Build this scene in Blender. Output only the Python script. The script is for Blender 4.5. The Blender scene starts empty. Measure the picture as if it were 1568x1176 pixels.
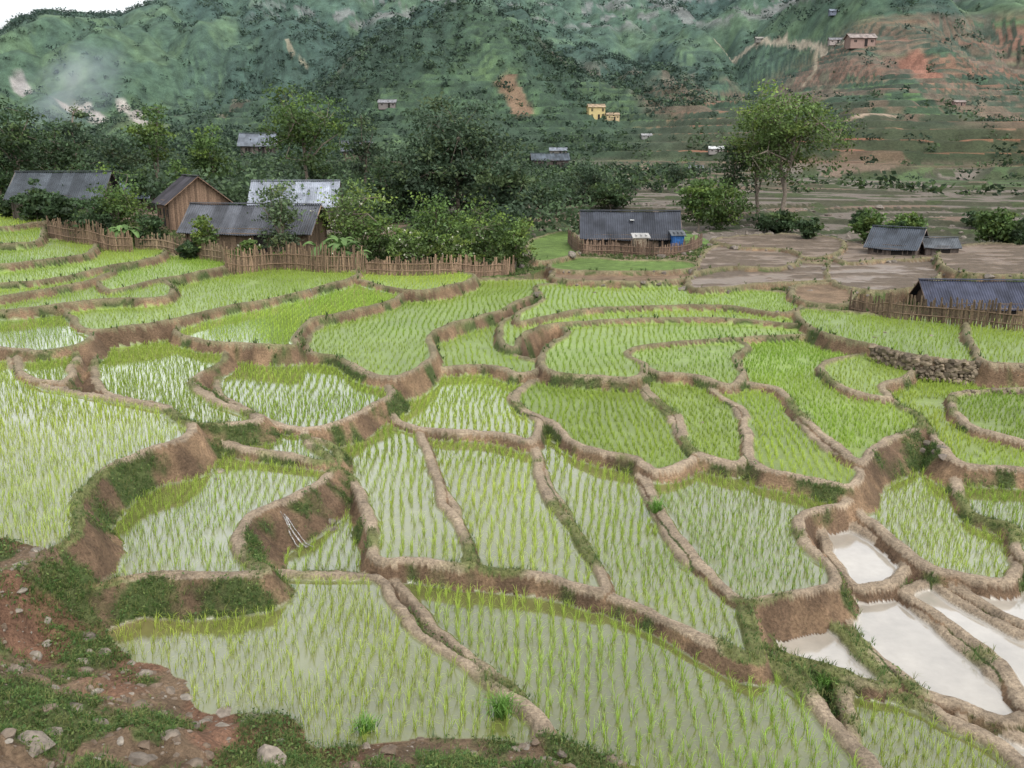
import bpy, math, numpy as np, time
T0=time.time()
rng=np.random.default_rng(7)
sc=bpy.context.scene
# ------------------------------------------------------------------ camera model: image pixels unprojected onto planes of given height
F=1400.0; CZ=10.0; PITCH=math.radians(14.3)
cp,sp=math.cos(PITCH),math.sin(PITCH)
def px(u,v,z):
    X=(u-784)/F; Y=-(v-588)/F
    dy=cp+Y*sp; dz=-sp+Y*cp
    t=(z-CZ)/dz
    return (X*t,dy*t)
# ------------------------------------------------------------------ noise
def _h(xi,yi,s):
    h=(xi*374761393+yi*668265263+s*1442695041)&0xffffffff
    h=((h^(h>>13))*1274126177)&0xffffffff
    h=((h^(h>>16))*2246822519)&0xffffffff
    return ((h^(h>>15))&0xffffff)/float(0xffffff)
def vn(x,y,s=0):
    x=np.asarray(x,float);y=np.asarray(y,float)
    xf=np.floor(x);yf=np.floor(y)
    xi=xf.astype(np.int64);yi=yf.astype(np.int64)
    a=x-xf;b=y-yf
    a=a*a*(3-2*a);b=b*b*(3-2*b)
    return (_h(xi,yi,s)*(1-a)+_h(xi+1,yi,s)*a)*(1-b)+(_h(xi,yi+1,s)*(1-a)+_h(xi+1,yi+1,s)*a)*b
def fbm(x,y,o=4,s=0):
    r=0;a=.5;t=0
    for i in range(o):
        r=r+a*vn(x*2**i+i*17.3,y*2**i-i*9.1,s+i);t+=a;a*=.5
    return r/t
def sst(t):
    t=np.clip(t,0,1);return t*t*(3-2*t)
def smooth_poly(P,n=5,closed=True):
    P=np.array(P,float);m=len(P);out=[]
    rg=range(m) if closed else range(m-1)
    for i in rg:
        if closed: p0,p1,p2,p3=P[i-1],P[i],P[(i+1)%m],P[(i+2)%m]
        else: p0,p1,p2,p3=P[max(i-1,0)],P[i],P[i+1],P[min(i+2,m-1)]
        for k in range(n):
            t=k/n
            out.append(.5*((2*p1)+(-p0+p2)*t+(2*p0-5*p1+4*p2-p3)*t*t+(-p0+3*p1-3*p2+p3)*t**3))
    if not closed: out.append(P[-1])
    return np.array(out)
def segdist(x,y,P,closed=True):
    d=np.full(x.shape,1e18);ins=np.zeros(x.shape,bool)
    m=len(P)
    for i in range(m if closed else m-1):
        ax,ay=P[i];bx,by=P[(i+1)%m]
        ex,ey=bx-ax,by-ay
        L=ex*ex+ey*ey+1e-12
        t=np.clip(((x-ax)*ex+(y-ay)*ey)/L,0,1)
        dx=x-ax-t*ex;dy=y-ay-t*ey
        d=np.minimum(d,dx*dx+dy*dy)
        if closed:
            c=((ay>y)!=(by>y))&(x<(bx-ax)*(y-ay)/((by-ay) if by!=ay else 1e-12)+ax)
            ins^=c
    d=np.sqrt(d)
    return np.where(ins,d,-d) if closed else d
# ------------------------------------------------------------------ terraces: (name, z, kind, wet, outline)
TR=[
("f",-.35,'pond',1,[(1470,1095),(1560,1130),(1650,1170),(1650,1230),(1560,1200),(1440,1150)]),
("p8",-.30,'rice',.8,[(1290,1050),(1400,1075),(1470,1110),(1540,1150),(1600,1240),(1330,1260),(1290,1120)]),
("c",-.2,'pond',1,[(1290,920),(1320,902),(1360,905),(1400,928),(1450,970),(1500,1010),(1545,1055),(1575,1100),(1540,1115),(1470,1092),(1405,1070),(1375,1045),(1330,1005),(1295,970)]),
("b",-.18,'pond',1,[(1160,930),(1200,915),(1275,922),(1290,965),(1330,1010),(1376,1055),(1340,1062),(1250,1034),(1180,1008),(1160,965)]),
("d",-.12,'pond',1,[(1385,905),(1430,897),(1500,940),(1568,975),(1650,1010),(1650,1120),(1575,1095),(1545,1050),(1500,1005),(1440,955),(1395,925)]),
("e",-.05,'pond',1,[(1390,855),(1440,860),(1500,875),(1568,885),(1650,900),(1650,1010),(1568,965),(1500,930),(1430,895)]),
("a",.0,'pond',1,[(1245,800),(1300,806),(1345,828),(1392,868),(1377,894),(1312,908),(1280,880),(1258,850)]),
("p2",.2,'rice',1,[(400,888),(375,830),(440,770),(560,760),(600,835),(700,850),(800,860),(900,880),(990,920),(1080,970),(1165,1010),(1235,1055),(1285,1110),(1335,1176),(1400,1290),(900,1290),(820,1110),(760,1050),(680,990),(640,950),(590,893),(500,886)]),
("o4",.2,'rice',1,[(1325,685),(1400,675),(1440,690),(1470,755),(1540,800),(1562,850),(1552,897),(1450,887),(1395,862),(1340,812),(1305,780)]),
("p1",.4,'rice',1,[(-60,900),(60,885),(180,875),(330,870),(420,880),(560,884),(590,893),(635,950),(680,992),(760,1052),(800,1085),(830,1110),(860,1145),(960,1200),(600,1260),(100,1260),(-100,1100)]),
("p5",.42,'rice',1,[(805,630),(860,655),(900,680),(970,700),(990,750),(1015,800),(1050,850),(1090,890),(1140,930),(1165,985),(1160,1022),(1080,987),(990,942),(915,907),(880,820),(840,760),(820,700),(800,660)]),
("o3",.35,'rice',.8,[(1440,700),(1500,705),(1600,710),(1700,720),(1700,900),(1568,862),(1540,815),(1480,790),(1465,750)]),
("p4",.5,'rice',1,[(640,640),(800,650),(820,685),(832,740),(870,800),(905,850),(932,911),(830,890),(715,873),(705,820),(675,760),(650,700)]),
("p6",.48,'rice',1,[(975,695),(1080,690),(1200,700),(1300,730),(1303,775),(1235,795),(1240,835),(1280,870),(1287,900),(1240,915),(1165,925),(1140,930),(1090,890),(1050,850),(1012,795),(985,740)]),
("p3",.6,'rice',1,[(440,650),(500,635),(630,640),(645,670),(665,705),(680,760),(712,820),(724,874),(640,864),(572,860),(560,800),(545,750),(515,710),(480,685)]),
("r",.95,'rice',.9,[(320,660),(500,680),(515,712),(495,740),(430,778),(385,800),(368,830),(385,862),(415,882),(330,889),(220,894),(120,905),(130,800),(280,700)]),
("n1",.7,'rice',1,[(600,600),(660,555),(800,555),(815,585),(790,607),(795,628),(830,650),(812,682),(760,670),(650,660),(600,640)]),
("o1",.75,'rice',.5,[(1350,570),(1450,575),(1600,580),(1700,590),(1700,737),(1568,724),(1465,714),(1420,665),(1380,630),(1350,605)]),
("n2",.72,'rice',.5,[(790,605),(850,575),(970,570),(990,605),(1035,645),(1045,680),(1072,700),(1010,727),(970,708),(900,692),(835,650),(795,628)]),
("n3",.76,'rice',.5,[(975,555),(1085,575),(1095,605),(1135,635),(1147,712),(1070,703),(1045,680),(1035,645),(990,605)]),
("o2",.9,'rice',.4,[(1455,610),(1520,600),(1650,598),(1650,690),(1520,668),(1470,647)]),
("q",1.1,'rice',1,[(290,645),(440,650),(480,685),(507,710),(440,704),(330,684),(280,665)]),
("n4",.8,'rice',.5,[(1080,565),(1200,582),(1215,630),(1265,685),(1317,717),(1302,750),(1240,738),(1148,713),(1140,650),(1130,628),(1090,600)]),
("n5",.92,'rice',.4,[(1130,525),(1200,515),(1260,530),(1340,545),(1350,590),(1372,620),(1417,652),(1350,687),(1318,714),(1265,680),(1215,630),(1190,600),(1125,587),(1130,565)]),
("m1",1.2,'rice',1,[(340,560),(365,520),(440,510),(515,535),(560,570),(602,603),(565,627),(515,652),(450,660),(395,645),(340,612),(328,590)]),
("n6",1.05,'rice',.3,[(1255,560),(1320,545),(1395,555),(1392,580),(1355,590),(1360,612),(1300,602),(1262,580)]),
("v1",1.0,'rice',.4,[(590,565),(650,535),(700,475),(850,430),(880,445),(830,470),(800,492),(772,520),(800,548),(838,560),(800,577),(740,563),(670,568),(620,580)]),
("w4",1.05,'rice',.4,[(965,538),(1100,522),(1145,530),(1128,550),(1140,575),(1120,594),(1060,579),(990,570)]),
("m0",1.55,'rice',1,[(160,500),(270,495),(330,525),(350,552),(300,582),(320,610),(385,634),(398,652),(300,657),(250,630),(160,608),(140,570)]),
("w2",1.15,'rice',.3,[(860,492),(1000,483),(1280,492),(1265,512),(1180,518),(1080,523),(985,533),(963,546),(992,563),(975,582),(900,579),(835,570),(830,540),(865,515)]),
("a0",1.8,'rice',1,[(-80,480),(0,500),(15,520),(22,560),(48,582),(100,600),(160,610),(230,622),(275,640),(297,658),(275,680),(230,693),(180,715),(142,748),(128,770),(135,800),(122,828),(80,855),(40,875),(0,892),(-120,930),(-200,600)]),
("u3",1.5,'rice',.3,[(470,540),(490,500),(600,455),(640,435),(850,430),(830,444),(800,463),(760,482),(700,498),(662,517),(670,540),(652,562),(612,581),(560,575),(520,552)]),
("u4b",1.9,'rice',1,[(30,528),(120,525),(118,560),(103,588),(50,584),(25,560)]),
("w5",1.5,'rice',.3,[(1220,475),(1350,484),(1500,492),(1520,520),(1520,557),(1400,547),(1330,530),(1250,510)]),
("w1",1.3,'rice',.3,[(790,487),(1000,468),(1210,465),(1268,489),(1252,501),(1100,491),(960,492),(860,499),(805,515),(790,535),(766,522)]),
("w6",1.65,'rice',.3,[(1480,492),(1568,497),(1700,507),(1700,582),(1568,562),(1500,552)]),
("u2",1.9,'rice',.7,[(270,505),(360,475),(540,435),(625,430),(630,442),(600,462),(540,478),(482,492),(455,517),(450,533),(370,530),(300,524)]),
("u4",2.15,'rice',.8,[(-100,472),(0,472),(112,474),(138,510),(130,530),(60,543),(30,540),(-20,535),(-100,545)]),
("w0",1.5,'rice',.3,[(830,438),(1000,438),(1215,452),(1212,482),(1100,471),(950,473),(870,481),(798,496),(795,480),(830,460)]),
("u1",2.25,'rice',.3,[(115,473),(250,433),(400,408),(540,417),(532,430),(430,457),(330,477),(270,492),(220,502),(137,508),(112,492)]),
("u1b",2.1,'rice',.3,[(540,427),(560,416),(720,420),(700,438),(620,446)]),
("x1",1.75,'mud',.5,[(1060,415),(1130,405),(1230,405),(1300,410),(1270,430),(1180,436),(1070,445),(1050,430)]),
("x1b",1.95,'mud',.4,[(1090,380),(1150,378),(1215,385),(1225,400),(1190,413),(1110,412),(1062,420),(1070,400)]),
("x1c",2.1,'mud',.3,[(1090,368),(1180,360),(1280,366),(1290,385),(1240,396),(1200,384),(1130,380)]),
("x2",1.8,'mud',.5,[(1275,398),(1360,390),(1435,392),(1445,415),(1420,440),(1330,448),(1270,432)]),
("x2b",1.95,'mud',.3,[(1275,375),(1330,372),(1440,380),(1440,396),(1360,400),(1285,402)]),
("x2c",1.75,'dirt',0,[(1215,440),(1290,436),(1310,455),(1290,470),(1220,462)]),
("x5",2.2,'mud',.3,[(1440,385),(1520,375),(1660,385),(1660,420),(1540,425),(1450,415)]),
("x4",2.2,'green',0,[(812,369),(870,354),(890,374),(880,392),(830,402),(812,395)]),
("x3",1.8,'dirt',0,[(850,418),(930,410),(1060,414),(1045,430),(930,434),(850,428)]),
("x3b",2.0,'green',0,[(850,400),(905,396),(960,400),(1055,402),(1060,414),(960,418),(850,414)]),
("tl6",2.6,'rice',.3,[(-100,443),(100,428),(250,432),(257,456),(160,462),(90,469),(0,478),(-100,484)]),
("tl7",2.75,'rice',.3,[(150,415),(235,394),(340,395),(352,407),(300,420),(240,431),(165,447)]),
("tl5",2.9,'rice',.3,[(-100,428),(60,418),(160,408),(175,418),(120,437),(60,448),(0,458),(-100,462)]),
("tl4",3.15,'rice',.3,[(-100,398),(130,383),(240,378),(247,393),(170,410),(120,422),(60,432),(0,437),(-100,440)]),
("tl3",3.5,'rice',.3,[(-100,373),(60,368),(140,372),(137,390),(60,402),(0,408),(-100,410)]),
("tl2",3.9,'rice',.3,[(-100,343),(50,343),(62,368),(0,376),(-100,380)]),
("tl1",4.3,'rice',.2,[(-100,313),(85,316),(88,335),(40,344),(0,349),(-100,352)]),
]
TR.sort(key=lambda t:t[1])
WM={'r':1.0,'a0':.7,'n4':.9,'n5':.9,'o1':.7,'m1':.8,'m0':1.0,'p6':.6,'p5':.6,'u4':.8}
POLY=[smooth_poly([px(u,v,z) for u,v in pts],6) for _,z,_,_,pts in TR]
fbp=[px(u,v,.4) for u,v in [(-400,880),(0,912),(60,935),(110,962),(200,1012),(265,1050),(300,1082),(420,1112),(480,1150),(560,1144),(700,1144),(830,1150),(960,1190)]]
fbp+=[px(1300,1330,.2),px(1600,1420,-.3),(30,6),(30,-8),(-50,-8),(-50,14)]
FB=np.array(fbp)
YN=96
def base_h(x,y):
    left=sst((-x-6)/20)
    z=np.interp(y,[0,38,46,52,60,66,80,170],[-.8,-.8,.2,.9,1.7,1.95,2.2,4.0])
    z=z+left*np.interp(y,[44,54,62,75,150,230],[0,.6,1.0,1.9,1.9,0])
    s=z+ (fbm(x/26,y/16,3,41)-.5)*2.4*sst((y-72)/30)
    st=.5
    q=np.floor(s/st);fr=s/st-q
    zt=st*(q+sst((fr-.75)/.25))
    wt=sst((y-68)/12)*(1-sst((y-260)/80))
    z=z*(1-wt)+zt*wt
    a=x/np.maximum(y,1)
    yy=y+ (fbm(x/130,y/170,3,5)-.5)*170 + np.interp(a,[-.6,-.2,.1,.6],[-40,-10,20,60])*sst((y-180)/100)
    zh=np.interp(yy,[170,230,300,400,550,750,950,1150,1600],[0,1.2,5,16,46,105,195,225,225])
    zh=zh+28*np.exp(-((x+30)/80)**2-((y-480)/60)**2)+42*np.exp(-((x+360)/120)**2-((y-690)/130)**2)
    zh=zh+24*np.exp(-((x-260)/100)**2-((y-570)/70)**2)
    rid=np.abs(fbm(x/120+.25*fbm(y/60,x/60,2,3),y/340,4,77)-.5)*2
    zh=zh+(rid-.25)*95*sst((y-300)/400)
    rid2=np.abs(fbm((x+.5*y)/45,y/160,3,78)-.5)*2
    zh=zh+(rid2-.25)*22*sst((y-300)/300)
    zh=zh+(fbm(x/14,y/14,4,12)-.5)*9*sst((y-260)/250)*(1-.7*sst((a-.15)/.15)*(y<620))
    st2=3.0;q2=np.floor(zh/st2);fr2=zh/st2-q2
    tm=sst((fbm(x/90,y/90,3,31)-.36+.35*sst((a-.12)/.2))/.1)*sst((88-zh)/20)*sst(zh/2)
    zh=zh*(1-tm)+tm*st2*(q2+sst((fr2-.62)/.38))
    cap=np.interp(a,[-.75,-.6,-.56,-.535,-.51,-.48,-.44,-.40,-.365,-.33,0,.7],[.07,.085,.10,.112,.130,.139,.136,.135,.150,.19,.25,.25])*np.minimum(y,1000)+3+ (fbm(x/30,y/40,4,8)-.5)*10
    zh=np.minimum(zh,cap)
    return z+np.maximum(zh,0),q,q2,tm,wt,fr,fr2
def terrain(x,y,full=False):
    H,q,q2,tm,wt,fr,fr2=base_h(x,y)
    n=x.shape
    owner=np.full(n,-1);soil=np.zeros(n);bund=np.zeros(n);drop_=np.zeros(n);dist=np.full(n,9.)
    near=y<YN
    jx=np.zeros(n)
    ii=np.nonzero(near)[0]
    xn,yn=x[ii],y[ii]
    jx[ii]=(fbm(xn/1.3,yn/1.3,3,21)-.5)*.30+(vn(xn*4,yn*4,22)-.5)*.06
    bj=np.zeros(n);bj[ii]=vn(xn/1.7,yn/1.7,33)
    for i,(nm,z,kind,wet,_) in enumerate(TR):
        P=POLY[i];x0,y0=P.min(0)-2.2;x1,y1=P.max(0)+2.2
        k=np.nonzero((x>x0)&(x<x1)&(y>y0)&(y<y1))[0]
        if len(k)==0: continue
        sd=segdist(x[k],y[k],P)+jx[k]
        drop=np.clip(z-H[k],0,3)
        w=.13+WM.get(nm,.38)*drop*(.7+.6*bj[k])
        m=np.clip((sd+w)/w,0,1)
        m=np.where(sd<0,.55*m**1.1+.45*sst(m),1.)
        bw=.12+.10*bj[k]
        if kind=='mud' or kind=='dirt': bw=bw*1.2
        bp=1-sst((sd-bw)/.13)
        new=z+(.11+.08*bj[k])*bp
        H[k]=H[k]*(1-m)+new*m
        ins=sd>0
        soil[k]=np.where(ins,0,np.where(m>.03,1,soil[k]))
        drop_[k]=np.where(ins,0,np.where(m>.03,drop,drop_[k]))
        bund[k]=np.where(ins,bp,np.where(m>.03,np.clip(1+sd/.14,0,1),bund[k]))
        owner[k]=np.where(ins,i,np.where(m>.03,-2,owner[k]))
        dist[k]=np.where(ins,sd,dist[k])
    sd=np.full(n,-9.)
    k=np.nonzero((y<24))[0]
    if len(k):
        s=segdist(x[k],y[k],FB)+(fbm(x[k]/1.3,y[k]/1.3,3,51)-.5)*.8
        sd[k]=s
        r=np.hypot(x[k],y[k])
        b=.35+.38*np.maximum(s,0)+np.maximum(0,1-r/5)*2.6+(fbm(x[k]/.9,y[k]/.9,4,52)-.5)*.9*sst(s/.8)
        m=sst((s+.5)/.5)
        H[k]=np.where(s>-.5,np.maximum(H[k],H[k]*(1-m)+b*m),H[k])
        owner[k]=np.where(s>-.12,-3,owner[k])
    if full: return H,owner,soil,bund,drop_,dist,sd,q,q2,tm,wt,fr,fr2
    return H
_ys=np.geomspace(5,1400,1800)
def hits(L):
    out=[]
    L=np.array(L,float)
    X=(L[:,0]-784)/F;Y=-(L[:,1]-588)/F
    dy=cp+Y*sp;dz=-sp+Y*cp
    t=_ys[None]/dy[:,None]
    x=X[:,None]*t;z=CZ+dz[:,None]*t
    Hh=terrain(x.ravel(),np.tile(_ys,len(L))).reshape(x.shape)
    for j in range(len(L)):
        b=np.nonzero(Hh[j]>=z[j])[0];i=b[0] if len(b) else len(_ys)-1
        out.append(np.array([x[j,i],_ys[i],Hh[j,i]]))
    return out
def hit(u,v): return hits([(u,v)])[0]
def gz(x,y):
    return float(terrain(np.array([float(x)]),np.array([float(y)]))[0])
# ------------------------------------------------------------------ mesh helper
def mk(name,V,Fs,cols=None,mats=(),midx=None,smooth=False,extra=None,parent=None):
    me=bpy.data.meshes.new(name)
    V=np.asarray(V,np.float32)
    if not isinstance(Fs,list): Fs=[Fs]
    Fs=[np.asarray(f,np.int32) for f in Fs if len(f)]
    me.vertices.add(len(V));me.vertices.foreach_set('co',V.ravel())
    nl=sum(f.size for f in Fs);npoly=sum(len(f) for f in Fs)
    me.loops.add(nl);me.polygons.add(npoly)
    me.loops.foreach_set('vertex_index',np.concatenate([f.ravel() for f in Fs]))
    tot=np.concatenate([np.full(len(f),f.shape[1],np.int32) for f in Fs])
    me.polygons.foreach_set('loop_start',np.concatenate([[0],np.cumsum(tot)[:-1]]).astype(np.int32))
    for m in mats: me.materials.append(m)
    if midx is not None: me.polygons.foreach_set('material_index',np.asarray(midx,np.int32))
    me.polygons.foreach_set('use_smooth',np.full(npoly,smooth))
    me.update(calc_edges=True)
    def addc(nm,c):
        a=me.color_attributes.new(nm,'FLOAT_COLOR','POINT')
        c4=np.ones((len(V),4),np.float32);c4[:,:3]=c
        a.data.foreach_set('color',c4.ravel())
    if cols is not None: addc('Col',cols)
    if extra is not None: addc('Mask',extra)
    o=bpy.data.objects.new(name,me);sc.collection.objects.link(o)
    if parent: o.parent=parent
    return o
class Acc:
    def __init__(s): s.V=[];s.Q=[];s.T=[];s.C=[];s.n=0;s.mq=[];s.mt=[]
    def add(s,V,Q=None,T=None,C=(1,1,1),m=0):
        V=np.asarray(V,float).reshape(-1,3)
        if Q is not None and len(Q): q=np.asarray(Q).reshape(-1,4)+s.n;s.Q.append(q);s.mq.append(np.full(len(q),m))
        if T is not None and len(T): t=np.asarray(T).reshape(-1,3)+s.n;s.T.append(t);s.mt.append(np.full(len(t),m))
        C=np.asarray(C,float)
        if C.ndim==1: C=np.tile(C,(len(V),1))
        s.V.append(V);s.C.append(C);s.n+=len(V)
    def build(s,name,mats,smooth=False,parent=None):
        V=np.concatenate(s.V);C=np.concatenate(s.C);Fs=[];mi=[]
        if s.Q: Fs.append(np.concatenate(s.Q));mi.append(np.concatenate(s.mq))
        if s.T: Fs.append(np.concatenate(s.T));mi.append(np.concatenate(s.mt))
        return mk(name,V,Fs,C,mats,np.concatenate(mi),smooth,parent=parent)
BQ=np.array([[0,1,3,2],[4,6,7,5],[0,4,5,1],[2,3,7,6],[0,2,6,4],[1,5,7,3]])
def boxv(c,sx,sy,sz,yaw=0,tilt=0):
    v=np.array([[a*sx/2,b*sy/2,d*sz/2] for a in(-1,1) for b in(-1,1) for d in(-1,1)])
    if tilt: v=np.c_[v[:,0]+v[:,2]*tilt,v[:,1:]]
    ca,sa=math.cos(yaw),math.sin(yaw)
    return np.c_[v[:,0]*ca-v[:,1]*sa,v[:,0]*sa+v[:,1]*ca,v[:,2]]+np.array(c)
def tube(acc,p0,p1,r0,r1,C,m=0,n=6):
    p0=np.array(p0,float);p1=np.array(p1,float);d=p1-p0;L=np.linalg.norm(d)+1e-9;d/=L
    a=np.cross(d,[0,0,1]);
    if np.linalg.norm(a)<.1:a=np.cross(d,[1,0,0])
    a/=np.linalg.norm(a);b=np.cross(d,a)
    th=np.arange(n)*2*math.pi/n
    ring=np.outer(np.cos(th),a)+np.outer(np.sin(th),b)
    V=np.r_[p0+ring*r0,p1+ring*r1]
    Q=[[i,(i+1)%n,n+(i+1)%n,n+i] for i in range(n)]
    acc.add(V,Q=Q,C=C,m=m)
def blades(pos,nb,L,W,lean,colf,rg,Lj=.3):
    n=len(pos)*nb
    p=np.repeat(pos,nb,0);
    Lr=np.repeat(np.broadcast_to(L,len(pos)),nb)*(1-Lj+2*Lj*rg.random(n)*.8)
    Wr=np.repeat(np.broadcast_to(W,len(pos)),nb)
    ph=rg.random(n)*2*math.pi
    d=np.c_[np.cos(ph),np.sin(ph)]
    s=np.c_[-np.sin(ph+1.2*rg.random(n)),np.cos(ph)]
    s/=np.linalg.norm(s,axis=1)[:,None]
    ln=lean*(.25+rg.random(n))
    p=p.copy();p[:,:2]+=d*(np.repeat(np.broadcast_to(L,len(pos)),nb)*.06)[:,None]
    V=np.zeros((n,5,3))
    hw=(Wr/2)[:,None]
    V[:,0,:2]=p[:,:2]-s*hw;V[:,1,:2]=p[:,:2]+s*hw;V[:,0,2]=V[:,1,2]=p[:,2]-.02
    m=p[:,:2]+d*(Lr*ln*.35)[:,None]
    V[:,2,:2]=m-s*hw*.8;V[:,3,:2]=m+s*hw*.8;V[:,2,2]=V[:,3,2]=p[:,2]+Lr*.6
    V[:,4,:2]=p[:,:2]+d*(Lr*ln)[:,None];V[:,4,2]=p[:,2]+Lr*(1-.35*ln)
    b=np.arange(n)[:,None]*5
    Q=b+np.array([[0,1,3,2]]);T=b+np.array([[2,3,4]])
    C=np.repeat(colf,nb,0)
    C=C*(.8+.4*rg.random(n))[:,None]
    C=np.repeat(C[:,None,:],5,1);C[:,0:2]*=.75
    return V.reshape(-1,3),Q,T,C.reshape(-1,3)
def leaves(cen,size,C,rg,flat=.0):
    n=len(cen)
    a=rg.normal(size=(n,3));a[:,2]*=(1-flat);a/=np.linalg.norm(a,axis=1)[:,None]
    b=rg.normal(size=(n,3));b-=a*(a*b).sum(1)[:,None];b/=np.linalg.norm(b,axis=1)[:,None]
    s=np.broadcast_to(size,n)[:,None]*(.6+.8*rg.random((n,1)))
    V=np.stack([cen-a*s,cen-b*s*.55,cen+a*s,cen+b*s*.55],1).reshape(-1,3)
    Q=np.arange(n)[:,None]*4+np.arange(4)[None]
    return V,Q,np.repeat(C*(.75+.5*rg.random(n))[:,None],4,0)
# ------------------------------------------------------------------ materials
def nmat(name):
    m=bpy.data.materials.new(name);m.use_nodes=True
    nt=m.node_tree;bs=nt.nodes['Principled BSDF']
    return m,nt,bs
def noise(nt,scale,detail=4,rough=.6,coord=None):
    n=nt.nodes.new('ShaderNodeTexNoise');n.inputs['Scale'].default_value=scale
    n.inputs['Detail'].default_value=detail;n.inputs['Roughness'].default_value=rough
    if coord: nt.links.new(coord,n.inputs['Vector'])
    return n
def math_(nt,op,a,b=None):
    n=nt.nodes.new('ShaderNodeMath');n.operation=op
    for i,x in enumerate((a,b)):
        if x is None: continue
        if isinstance(x,(int,float)): n.inputs[i].default_value=x
        else: nt.links.new(x,n.inputs[i])
    return n.outputs[0]
def mrange(nt,x,a,b,c,d,smooth=False):
    n=nt.nodes.new('ShaderNodeMapRange');nt.links.new(x,n.inputs[0])
    if smooth: n.interpolation_type='SMOOTHSTEP'
    for i,v in enumerate((a,b,c,d)): n.inputs[i+1].default_value=v
    return n.outputs[0]
def mulcol(nt,col,fac):
    n=nt.nodes.new('ShaderNodeVectorMath');n.operation='SCALE'
    nt.links.new(col,n.inputs[0]);nt.links.new(fac,n.inputs['Scale']);return n.outputs[0]
def attr(nt,nm='Col'):
    a=nt.nodes.new('ShaderNodeAttribute');a.attribute_name=nm;return a
def mat_vcol(name,rough=.8,transl=0,nscale=3,namp=.25,bump=0,spec=.3):
    m,nt,bs=nmat(name);a=attr(nt)
    tc=nt.nodes.new('ShaderNodeTexCoord').outputs['Object']
    no=noise(nt,nscale,4,.6,tc)
    c=mulcol(nt,a.outputs['Color'],mrange(nt,no.outputs[0],.3,.7,1-namp,1+namp))
    nt.links.new(c,bs.inputs['Base Color']);bs.inputs['Roughness'].default_value=rough
    bs.inputs['Specular IOR Level'].default_value=spec
    if bump:
        b=nt.nodes.new('ShaderNodeBump');b.inputs['Strength'].default_value=.8;b.inputs['Distance'].default_value=bump
        nt.links.new(no.outputs[0],b.inputs['Height']);nt.links.new(b.outputs[0],bs.inputs['Normal'])
    if transl:
        t=nt.nodes.new('ShaderNodeBsdfTranslucent');nt.links.new(c,t.inputs[0])
        mx=nt.nodes.new('ShaderNodeMixShader');mx.inputs[0].default_value=transl
        nt.links.new(bs.outputs[0],mx.inputs[1]);nt.links.new(t.outputs[0],mx.inputs[2])
        nt.links.new(mx.outputs[0],nt.nodes['Material Output'].inputs[0])
    return m
M_rice=mat_vcol('rice_leaf',.6,.35,.5,.12)
M_grass=mat_vcol('grass_leaf',.7,.25,1,.2)
M_leaf=mat_vcol('tree_leaf',.6,.25,.8,.25)
M_bark=mat_vcol('bark',.9,0,6,.35,.02)
M_rock=mat_vcol('rock',.85,0,7,.4,.03)
M_wood=mat_vcol('weathered_wood',.85,0,9,.35,.01)
M_roof=mat_vcol('roof_sheet',.6,0,1.3,.35,.005,.3)
M_plain=mat_vcol('plaster',.8,0,2,.12,.005)
# ground
M_g,nt,bs=nmat('terraced_earth')
a=attr(nt);mk_=attr(nt,'Mask')
sep=nt.nodes.new('ShaderNodeSeparateColor');nt.links.new(mk_.outputs['Color'],sep.inputs[0])
wet,far=sep.outputs[0],sep.outputs[1]
tc=nt.nodes.new('ShaderNodeTexCoord').outputs['Object']
n1=noise(nt,1.6,6,.65,tc);n2=noise(nt,14,5,.7,tc);n3=noise(nt,.12,8,.7,tc)
v1=mrange(nt,n1.outputs[0],.3,.7,.68,1.32)
v2=mrange(nt,n2.outputs[0],.3,.7,.55,1.45)
dry=math_(nt,'SUBTRACT',1.0,wet)
v2d=math_(nt,'ADD',math_(nt,'MULTIPLY',math_(nt,'SUBTRACT',v2,1.0),dry),1.0)
v3=mrange(nt,n3.outputs[0],.3,.7,.5,1.5)
v3d=math_(nt,'ADD',math_(nt,'MULTIPLY',math_(nt,'SUBTRACT',v3,1.0),far),1.0)
v1d=math_(nt,'ADD',math_(nt,'MULTIPLY',math_(nt,'SUBTRACT',v1,1.0),mrange(nt,wet,0,1,1,.4)),1.0)
fac=math_(nt,'MULTIPLY',math_(nt,'MULTIPLY',v1d,v2d),v3d)
nt.links.new(mulcol(nt,a.outputs['Color'],fac),bs.inputs['Base Color'])
nt.links.new(mrange(nt,wet,0.05,.8,.92,.05),bs.inputs['Roughness'])
nt.links.new(mrange(nt,wet,0,1,1.3,2.25),bs.inputs['IOR'])
bmp=nt.nodes.new('ShaderNodeBump');bmp.inputs['Distance'].default_value=.10
nt.links.new(mrange(nt,dry,0,1,.012,.9),bmp.inputs['Strength'])
hsum=math_(nt,'ADD',n2.outputs[0],math_(nt,'MULTIPLY',n1.outputs[0],1.5))
nt.links.new(hsum,bmp.inputs['Height']);nt.links.new(bmp.outputs[0],bs.inputs['Normal'])
# ------------------------------------------------------------------ ground sheet
NC=1000
rad=np.r_[np.geomspace(1.5,11,110)[:-1],np.geomspace(11,85,760)[:-1],np.geomspace(85,1700,640)]
ang=np.linspace(-math.radians(43),math.radians(43),NC)
R,A=np.meshgrid(rad,ang,indexing='ij')
X=(R*np.sin(A)).ravel();Y=(R*np.cos(A)).ravel()
H,owner,soil,bund,drp,dist,fsd,q,q2,tm,wt,fr,fr2=terrain(X,Y,True)
print('terrain',time.time()-T0)
NR=len(rad)
Z=H.copy()
nearm=(Y<YN)
ln=np.zeros_like(Z);ln[nearm]=fbm(X[nearm]*2.2,Y[nearm]*2.2,3,61)-.5
Z+=np.where((soil>0)&nearm,ln*.4*np.clip(drp,.1,1.2),0)
Z+=np.where((owner==-1)&nearm&(Y>10),ln*.3,0)+np.where(bund>.3,ln*.05,0)
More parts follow.
